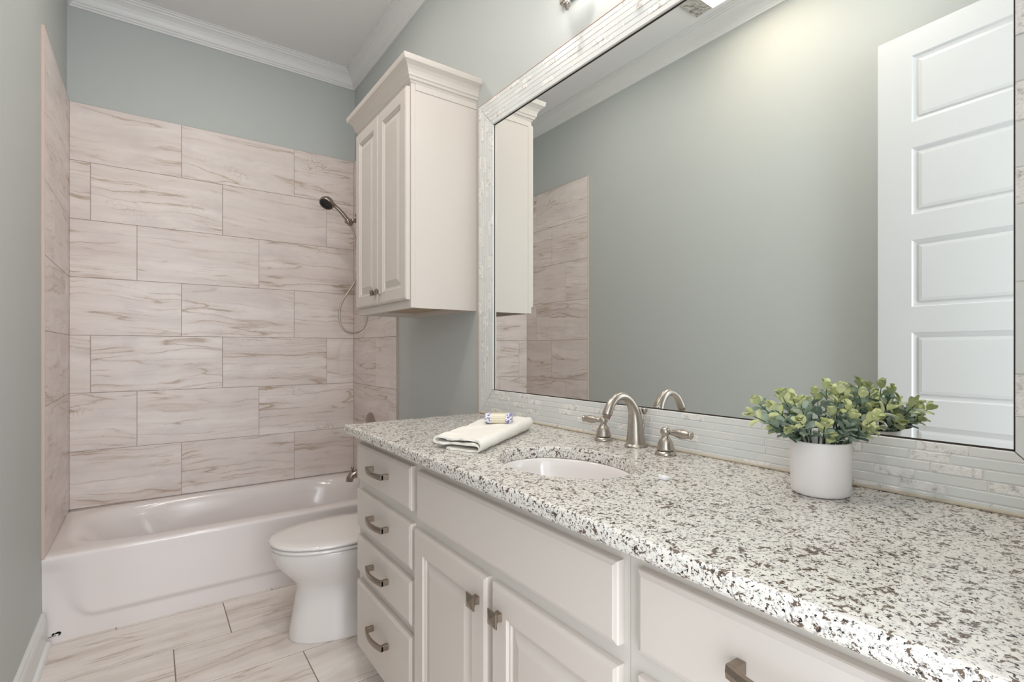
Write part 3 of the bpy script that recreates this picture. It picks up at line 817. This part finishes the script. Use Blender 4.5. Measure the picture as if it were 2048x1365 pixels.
for ya, yb_, ky in ((-2.152, -2.530, -2.497), (-2.552, -2.917, -2.587)):
    mb = MB(); panel_door(mb, fx, ya, yb_, 0.128, 0.684, 0.062, 0.0188)
    o = part(mb, 'door', M['cream'], vc); knob(fx, ky, 0.624, o, 0.0165)

# ------------------------------------------------------------------ counter with the sink cut-out
SC = (1.165, -2.548); SA, SB = 0.146, 0.186   # half sizes in x and y
NE = 96
cxa, cxb, cya, cyb = 0.912, XR - 0.001, -1.640, YF + 0.001
def rpt(k, ins, z):
    a = 2 * math.pi * k / NE; c, s = math.cos(a), math.sin(a)
    X0, X1, Y0, Y1 = cxa + ins - SC[0], cxb - SC[0], cyb - SC[1], cya - ins - SC[1]
    t = 1e9
    if c > 1e-9: t = min(t, X1 / c)
    if c < -1e-9: t = min(t, X0 / c)
    if s > 1e-9: t = min(t, Y1 / s)
    if s < -1e-9: t = min(t, Y0 / s)
    return [SC[0] + c * t, SC[1] + s * t, z]
def fix(ring, ins):
    # snap the nearest samples onto the four corners
    for X, Y in ((cxa + ins, cya - ins), (cxb, cya - ins), (cxa + ins, cyb), (cxb, cyb)):
        j = min(range(NE), key=lambda q_: abs(math.atan2(math.sin(2 * math.pi * q_ / NE - math.atan2(Y - SC[1], X - SC[0])), math.cos(2 * math.pi * q_ / NE - math.atan2(Y - SC[1], X - SC[0])))))
        ring[j][0], ring[j][1] = X, Y
    return ring
def ell(a, b_, z): return [[SC[0] + a * math.cos(2 * math.pi * k / NE), SC[1] + b_ * math.sin(2 * math.pi * k / NE), z] for k in range(NE)]
RG = lambda ins, z: fix([rpt(k, ins, z) for k in range(NE)], ins)
mb = MB(); rows = [ell(SA, SB, CT - 0.030), ell(SA, SB, CT - 0.003), ell(SA + 0.001, SB + 0.001, CT - 0.001), ell(SA + 0.003, SB + 0.003, CT), RG(0.006, CT), RG(0.0025, CT - 0.0015), RG(0.0005, CT - 0.005), RG(0.0, CT - 0.010), RG(0.0, CT - 0.025), RG(0.003, CT - 0.030), RG(0.02, CT - 0.030)]
mb.grid(rows, closed_v=True, smooth=False)
mb.grid([rows[-1], rows[0]], closed_v=True, smooth=False)
ct = mb.build('countertop', M['granite'])
for i, p in enumerate(ct.data.polygons):
    if i // NE in (0, 1, 2): p.use_smooth = True
tag(recenter(ct), 'long speckled granite countertop in white, brown and black on the vanity', 'countertop')
mb = MB(); mb.box((XR - 0.0165, cya, CT + 0.0002), (XR - 0.0005, cyb, CT + 0.006), bev=0.002)
tag(recenter(mb.build('caulk_line', M['caulk'])), 'yellowed caulk bead where the granite meets the mosaic', 'caulk')

sk = thing('sink', 'white oval undermount sink set below the granite cut-out', 'sink', (SC[0], SC[1], CT - 0.18))
mb = MB(); prof = [(0.012, 0.0), (-0.002, 0.0), (-0.006, -0.004), (-0.010, -0.02), (-0.018, -0.05), (-0.032, -0.085), (-0.056, -0.115), (-0.090, -0.135), (-0.120, -0.143), (-0.128, -0.145)]
mb.grid([ell(SA + d_ if SA + d_ > 0.016 else 0.016, max(SB + d_ * 1.25, 0.016), CT - 0.0315 + z) for d_, z in prof], closed_v=True, cap1=True)
part(mb, 'sink_bowl', M['porcelain'], sk)
mb = MB(); mb.lathe([(0.0, 0.003), (0.016, 0.004), (0.021, 0.002), (0.022, 0.0)], (SC[0], SC[1], CT - 0.1765)); part(mb, 'sink_drain', M['nickel'], sk)

# ------------------------------------------------------------------ faucet: spout and two lever handles
fa = thing('faucet', 'brushed nickel arched sink faucet spout with lift rod, centred behind the oval sink', 'faucet', (1.448, -2.527, CT))
fx_, fy_ = 1.448, -2.527
mb = MB(); mb.lathe([(0.0, 0.0), (0.0315, 0.0), (0.0315, 0.003), (0.030, 0.005), (0.0265, 0.007), (0.026, 0.008)], (fx_, fy_, CT), n=40)
part(mb, 'spout_base', M['nickel'], fa)
mb = MB()
key = [(0, 0.006, 0.0260), (-0.0005, 0.02, 0.0250), (-0.001, 0.045, 0.0225), (-0.002, 0.07, 0.0198), (-0.006, 0.095, 0.0170), (-0.015, 0.115, 0.0145), (-0.030, 0.132, 0.0128), (-0.049, 0.142, 0.0116), (-0.069, 0.142, 0.0111), (-0.087, 0.134, 0.0113), (-0.101, 0.120, 0.0120), (-0.111, 0.103, 0.0128), (-0.114, 0.096, 0.0132)]
pts = []; rs = []
kv = [Vector((fx_ + a, fy_ , CT + b_)) for a, b_, r in key]; kr = [r for *_, r in key]
for i in range(len(kv) - 1):
    p_, a, b_, n_ = kv[max(i - 1, 0)], kv[i], kv[i + 1], kv[min(i + 2, len(kv) - 1)]
    for t in (0, .25, .5, .75):
        pts.append(0.5 * ((2 * a) + (b_ - p_) * t + (2 * p_ - 5 * a + 4 * b_ - n_) * t * t + (3 * a - p_ - 3 * b_ + n_) * t ** 3)); rs.append(kr[i] * (1 - t) + kr[i + 1] * t)
pts.append(kv[-1]); rs.append(kr[-1])
mb.tube(pts, rs, 32); part(mb, 'spout', M['nickel'], fa)
td = (pts[-1] - pts[-3]).normalized()
mb = MB(); mb.tube([pts[-1], pts[-1] + td * 0.002, pts[-1] + td * 0.0025, pts[-1] + td * 0.010], [0.0115, 0.0115, 0.0105, 0.0100], 24); part(mb, 'aerator', M['bronze'], fa)
mb = MB(); lx, ly = fx_ + 0.010, fy_ - 0.016
mb.tube([(lx + 0.004, ly + 0.004, CT + 0.02), (lx + 0.008, ly, CT + 0.085)], 0.0026, 10)
mb.lathe([(0.0028, 0), (0.005, 0.003), (0.0085, 0.009), (0.0092, 0.015), (0.0092, 0.018), (0.0, 0.019)], (lx + 0.008, ly, CT + 0.089), n=20); part(mb, 'lift_rod', M['nickel'], fa)

def tap(x, y, dirv, label, cool=None):
    mb = MB(); mb.lathe([(0.0195, 0.0122), (0.0220, 0.013), (0.0225, 0.017), (0.0205, 0.020), (0.0198, 0.026), (0.0165, 0.036), (0.0125, 0.042), (0.0100, 0.045), (0.0088, 0.048), (0.0092, 0.051), (0.0118, 0.054), (0.0130, 0.059), (0.0122, 0.064), (0.0095, 0.067), (0.0080, 0.070), (0.0, 0.071)], (x, y, CT), n=36); t = part(mb, 'faucet_handle', M['nickel'], fa)
    mb = MB(); mb.lathe([(0.0, 0.0), (0.0265, 0.0), (0.0265, 0.003), (0.0245, 0.008), (0.0215, 0.010), (0.0205, 0.0115)], (x, y, CT), n=36); part(mb, 'handle_base', M['nickel'], t)
    d_ = Vector(dirv).normalized(); c = Vector((x, y, CT + 0.0595))
    prof = [(0.008, 0.0050), (0.016, 0.0055), (0.019, 0.0075), (0.022, 0.0070), (0.030, 0.0095), (0.042, 0.0118), (0.052, 0.0118), (0.062, 0.0095), (0.067, 0.0085), (0.069, 0.0100), (0.072, 0.0100), (0.0745, 0.0070)]
    mb = MB(); mb.tube([c + d_ * s_ for s_, r in prof], [r for s_, r in prof], 20); part(mb, 'lever', M['nickel'], t)
    return t
tap(1.440, -2.411, (-0.18, 1, -0.01), 'nickel lever handle left of the spout, lever pointing toward the tub')
tap(1.420, -2.649, (0.10, -1, -0.02), 'nickel lever handle right of the spout, lever pointing toward the plant')

# ------------------------------------------------------------------ folded towel with soap
P0 = Vector((1.040, -2.364, CT)); U_ = Vector((0.345, 0.232, 0)); LU = U_.length; U_ = U_ / LU; V_ = Vector((-0.060, 0.150, 0)); LV = V_.length; V_ = V_ / LV
LV = 0.165
prof = []   # (v, z) centreline of the folded cloth
def arc(cv, cz, r, a0, a1, n=8):
    for k in range(n + 1):
        a = R(a0 + (a1 - a0) * k / n); prof.append((cv + r * math.cos(a), cz + r * math.sin(a)))
T_ = 0.0055
prof.append((0.115, T_ / 2 + 0.001)); prof.append((0.06, T_ / 2)); prof.append((0.02, T_ / 2 + 0.001))
arc(0.014, 0.0125, 0.0102, -90, -270, 8)         # fold at the near edge
prof.append((0.06, 0.0195)); prof.append((0.11, 0.017)); 
arc(LV - 0.012, 0.0245, 0.0085, -90, 90, 8)      # fold at the far edge
prof.append((0.11, 0.031)); prof.append((0.05, 0.0345)); prof.append((0.018, 0.035))
arc(0.010, 0.0215, 0.0140, 90, 255, 10)
def sm(p, it=2):
    for _ in range(it): p = [p[0]] + [((p[i - 1][0] + 2 * p[i][0] + p[i + 1][0]) / 4, (p[i - 1][1] + 2 * p[i][1] + p[i + 1][1]) / 4) for i in range(1, len(p) - 1)] + [p[-1]]
    return p
# resample
def resamp(p, n):
    d_ = [0]
    for a, b_ in zip(p, p[1:]): d_.append(d_[-1] + math.hypot(b_[0] - a[0], b_[1] - a[1]))
    out = []
    for k in range(n):
        t = d_[-1] * k / (n - 1); i = max(j for j in range(len(d_)) if d_[j] <= t + 1e-12); i = min(i, len(p) - 2)
        f = (t - d_[i]) / max(d_[i + 1] - d_[i], 1e-9); out.append((p[i][0] + (p[i + 1][0] - p[i][0]) * f, p[i][1] + (p[i + 1][1] - p[i][1]) * f))
    return out
prof = sm(resamp(prof, 110), 2)
rowsT, rowsB = [], []
NU = 70
for i in range(NU + 1):
    u = LU * i / NU; ra, rb = [], []
    for j, (v_, z) in enumerate(prof):
        a, b_ = prof[max(j - 1, 0)], prof[min(j + 1, len(prof) - 1)]
        tx, tz = b_[0] - a[0], b_[1] - a[1]; l_ = math.hypot(tx, tz) or 1; nx, nz = -tz / l_, tx / l_
        w = 0.0034 * noise.noise(Vector((u * 28, v_ * 28, j * 0.02))) + 0.0012 * noise.noise(Vector((u * 90, v_ * 90, z * 60 + j * 0.05)))
        sag = 1.0 - 0.10 * math.cos(u / LU * math.pi) * (z / 0.035)
        uu = u + (0.012 * noise.noise(Vector((v_ * 30, j * 0.11, 3.3 if i < NU / 2 else 9.1))) ) * (1 if i in (0, NU) else max(0, 1 - min(i, NU - i) / 8))
        zz = (z * sag + w * min(1, z / 0.01))
        for s_, out in ((1, ra), (-1, rb)):
            q_ = P0 + U_ * uu + V_ * (v_ + nx * s_ * T_ / 2); out.append((q_.x, q_.y, max(CT + 0.0006, CT + zz + nz * s_ * T_ / 2)))
    rowsT.append(ra + rb[::-1])
mb = MB(); mb.grid(rowsT, closed_v=True, cap0=False, cap1=False)
n_ = len(prof)
for rws in (rowsT[0], rowsT[-1]):
    for j in range(n_ - 1): mb.quad([rws[j], rws[j + 1], rws[2 * n_ - 2 - j], rws[2 * n_ - 1 - j]], smooth=True)
tag(recenter(mb.build('towel', M['towel'])), 'white washcloth folded over itself on the granite left of the sink', 'towel')

mb = MB()
rows = []
nS = 40
for (t, s_) in [(-1.0, 0.0), (-1.0, 0.55), (-0.985, 0.86), (-0.93, 0.98), (-0.82, 1.0), (-0.4, 1.03), (0, 1.04), (0.4, 1.03), (0.82, 1.0), (0.93, 0.98), (0.985, 0.86), (1.0, 0.55), (1.0, 0.0)]:
    row = []
    for k in range(nS):
        a = 2 * math.pi * k / nS; c, s = math.cos(a), math.sin(a)
        r = (abs(c / 0.021) ** 3.2 + abs(s / 0.0125) ** 3.2) ** (-1 / 3.2)
        pl = 1 + (0.03 * math.cos(k * math.pi) if abs(t) > 0.9 else 0)
        row.append((0.0335 * t, r * c * max(s_, 0.001) * pl, r * s * max(s_, 0.001) * pl + 0.0125))
    rows.append(row)
mb.grid(rows, closed_v=True)
so = mb.build('soap_bar', M['wrapper'])
so.location = (1.245, -2.145, CT + 0.0365); so.scale = (1.3, 1.3, 1.3); so.rotation_euler = (0, 0, R(-40)); so.data.materials[0] = M['wrapper']
tag(so, 'small soap bar in a pleated white, beige and purple wrapper on the folded washcloth', 'soap')

mb = MB(); mb.box((1.205, -2.815, CT + 0.0002), (1.2215, -2.797, CT + 0.0075), bev=0.002); mb.box((1.2035, -2.8015, CT + 0.0002), (1.212, -2.795, CT + 0.0105), bev=0.002)
tag(recenter(mb.build('plastic_cap', M['plastic'])), 'tiny white plastic cap lying on the granite between sink and plant', 'cap')

# ------------------------------------------------------------------ potted plant
PC = Vector((1.371, -3.038, CT))
pp = thing('potted_plant', 'artificial eucalyptus with yellow-green leaf tips in a smooth off-white pot', 'plant', PC)
mb = MB(); mb.lathe([(0.0, 0.0008), (0.044, 0.0008), (0.0475, 0.003), (0.0490, 0.007), (0.0495, 0.02), (0.0510, 0.098), (0.0503, 0.1005), (0.0488, 0.1000), (0.0478, 0.095), (0.0475, 0.082)], PC, n=64); part(mb, 'pot', M['pot'], pp)
mb = MB(); mb.lathe([(0.0, 0.083), (0.0474, 0.082)], PC, n=40); part(mb, 'pot_filling', M['soil'], pp)
lf = MB(); sm_ = MB(); rp = random.Random(5)
def leaf(c, d_, up, ln, w, tone):
    d_ = d_.normalized(); side = d_.cross(up).normalized(); up = side.cross(d_).normalized(); rows = []
    prof_ = [(0.0, 0.12), (0.08, 0.38), (0.22, 0.74), (0.42, 0.96), (0.60, 1.0), (0.78, 0.86), (0.91, 0.58), (0.975, 0.30), (1.0, 0.06)]
    for t, ww in prof_:
        rows.append([c + d_ * ln * t + side * w * ww * s_ + up * (w * 0.34 * abs(s_) + ln * 0.10 * math.sin(t * 3.0)) for s_ in (-1, -0.5, 0, 0.5, 1)])
    z_ = min(0.999, max(0.001, tone)); ru = rp.uniform(0, 30)
    n0 = len(lf.uv); lf.grid(rows, uvf=(ru, ru, z_))
def sprig(base, tip, n, seed, yellow=0.5, size=1.0):
    r_ = random.Random(seed); base, tip = Vector(base), Vector(tip); ax = tip - base
    mid = base.lerp(tip, 0.5) + Vector((r_.uniform(-.008, .008), r_.uniform(-.008, .008), 0.014))
    P = lambda t: base * (1 - t) ** 2 + mid * 2 * t * (1 - t) + tip * t * t
    sm_.tube([P(k / 8) for k in range(9)], [0.0016 - 0.0009 * k / 8 for k in range(9)], 6)
    for i in range(n):
        t = 0.28 + 0.72 * (i + 0.5) / n; p = P(t); tan = (P(min(1, t + 0.02)) - P(t - 0.02)).normalized()
        ref = Vector((0, 0, 1)) if abs(tan.z) < 0.9 else Vector((1, 0, 0)); s1 = tan.cross(ref).normalized(); s2 = s1.cross(tan)
        ph = i * 1.57 + r_.uniform(-.4, .4)
        for k in (0, 1):
            a = ph + k * math.pi + r_.uniform(-.3, .3); out = s1 * math.cos(a) + s2 * math.sin(a)
            op = 0.75 if t < 0.85 else 1.4
            d_ = out + tan * op + Vector((r_.uniform(-.2, .2), r_.uniform(-.2, .2), r_.uniform(-.1, .25)))
            ln = (0.0215 + r_.uniform(-.004, .005)) * size * (1.0 if t < 0.8 else 0.80); w = ln * r_.uniform(0.36, 0.46)
            tone = r_.uniform(0.15, 0.66) if t < 0.84 - 0.25 * yellow else r_.uniform(0.62, 1.0)
            leaf(p + out * 0.001, d_, tan + Vector((0, 0, 0.4)), ln, w, tone)
    for k in range(3):
        a = r_.uniform(0, 6.28); leaf(P(1.0), tan * 1.2 + (s1 * math.cos(a) + s2 * math.sin(a)) * 0.8, Vector((0, 0, 1)), 0.017 * size, 0.0075 * size, r_.uniform(0.7, 1.0))
tips = []
# long arching sprigs, placed round the pot
spec = [(-0.150, 0.075, 0.150), (-0.135, 0.035, 0.165), (-0.105, 0.085, 0.170), (-0.120, -0.010, 0.145), (-0.075, 0.045, 0.185), (-0.060, 0.100, 0.165),
        (-0.085, 0.020, 0.120), (-0.100, -0.005, 0.175), (-0.045, 0.010, 0.170), (-0.060, -0.035, 0.135), (-0.020, 0.050, 0.180), (0.005, 0.085, 0.170),
        (0.010, 0.015, 0.185), (0.030, -0.030, 0.195), (0.000, -0.055, 0.165), (0.050, -0.010, 0.190), (0.060, -0.060, 0.185), (0.030, -0.095, 0.150),
        (-0.010, -0.095, 0.125), (0.060, -0.110, 0.165), (0.075, 0.040, 0.180), (0.045, 0.080, 0.165), (0.080, -0.030, 0.150), (-0.030, -0.075, 0.150), (0.055, 0.010, 0.200),
        (-0.035, -0.040, 0.110), (-0.070, 0.060, 0.120), (0.070, -0.080, 0.125), (-0.020, -0.110, 0.150), (0.020, -0.060, 0.130), (-0.095, 0.060, 0.135), (0.01, -0.02, 0.15), (-0.045, 0.035, 0.14)]
for i, (dx, dy, dz) in enumerate(spec):
    a = math.atan2(dy, dx); b0 = PC + Vector((0.030 * math.cos(a), 0.030 * math.sin(a), 0.082))
    tp = PC + Vector((min(dx * 0.86, 0.094), dy * 0.86, dz)); n = 5 if math.hypot(dx, dy) > 0.08 else 4
    sprig(b0, tp, n, 100 + i, rp.random())
part(sm_, 'stems', M['stem'], pp); fo = part(lf, 'foliage', M['leaf'], pp)
mx = MX - 0.003 - PC.x
for v_ in fo.data.vertices:
    if v_.co.x > mx: v_.co.x = mx - (v_.co.x - mx) * 0.1

# ================================================================== LIGHTS OF THE ROOM AND ADDED FILL
# vanity light above the mirror (only a finial shows)
vl = thing('vanity_light', 'nickel vanity light above the mirror, only its small bottom finial in view', 'light', (XR, -2.51, 2.38))
mb = MB(); mb.box((XR - 0.022, -2.85, 2.36), (XR - 0.0005, -2.17, 2.44), bev=0.006); part(mb, 'back_plate', M['nickel'], vl)
for y in (-2.292, -2.51, -2.728):
    mb = MB(); mb.tube([(XR - 0.02, y, 2.40), (1.43, y, 2.38), (1.405, y, 2.335)], 0.008, 12)
    mb.lathe([(0.0, 0.0), (0.0055, 0.0005), (0.0060, 0.010), (0.0100, 0.011), (0.0118, 0.017), (0.0118, 0.024), (0.0075, 0.030), (0.0065, 0.06), (0.030, 0.085), (0.032, 0.095)], (1.402, y, 2.252), n=32)
    ar = part(mb, 'arm', M['nickel'], vl)
    mb = MB(); mb.lathe([(0.033, 0.0), (0.046, 0.02), (0.058, 0.07), (0.066, 0.12)], (1.402, y, 2.348), n=16)
    part(mb, 'glass_shade', M['shade'], vl)
# ceiling light near the left wall (its corner shows in the mirror)
cl = thing('ceiling_light', 'oblong flush ceiling light with streaky glass sides, its corner reflected in the mirror', 'light', (0.325, -2.13, ZC))
lx0, lx1, ly0, ly1 = 0.135, 0.515, -2.50, -1.76
mb = MB(); mb.box((lx0 + 0.02, ly0 + 0.02, ZC - 0.02), (lx1 - 0.02, ly1 - 0.02, ZC - 0.0005)); part(mb, 'housing', M['nickel'], cl)
def ring(x0_, x1_, y0_, y1_, z): return [(x0_, y0_, z), (x1_, y0_, z), (x1_, y1_, z), (x0_, y1_, z)]
mb = MB(); a_ = ring(lx0, lx1, ly0, ly1, ZC - 0.018); b_ = ring(lx0 + 0.045, lx1 - 0.045, ly0 + 0.13, ly1 - 0.13, ZC - 0.050)
for i in range(4): mb.quad([a_[i], a_[(i + 1) % 4], b_[(i + 1) % 4], b_[i]])
part(mb, 'glass_skirt', M['skirt'], cl)
mb = MB(); mb.box((lx0 + 0.045, ly0 + 0.13, ZC - 0.054), (lx1 - 0.045, ly1 - 0.13, ZC - 0.049)); part(mb, 'lens', M['lens'], cl)
area('ceiling_lamp', (0.325, -2.13, ZC - 0.085), (0, 0, 0), 0.18, 0.30, 1.3, (1.0, 0.74, 0.48))
# fill lights added to brighten the room, unseen above the top of the frame
for dx_, dy_, pw, lab in ((0.74, -1.12, 3.2, 'added round ceiling fill light, out of view above the toilet'), (0.72, -2.50, 6.5, 'added round ceiling fill light, out of view in front of the vanity sink')):
    dl = thing('added_downlight', lab, 'light', (dx_, dy_, ZC), 'added fill lights in the ceiling')
    mb = MB(); mb.lathe([(0.095, -0.0005), (0.095, -0.004), (0.075, -0.006), (0.072, -0.001)], (dx_, dy_, ZC), n=40); part(mb, 'trim_ring', M['trim'], dl)
    mb = MB(); mb.lathe([(0.0, -0.002), (0.0725, -0.0018)], (dx_, dy_, ZC), n=40); part(mb, 'lens', M['lens'], dl)
    area('added_fill_lamp', (dx_, dy_, ZC - 0.012), (0, 0, 0), 0.13, 0.13, pw, (1.0, 0.95, 0.90))
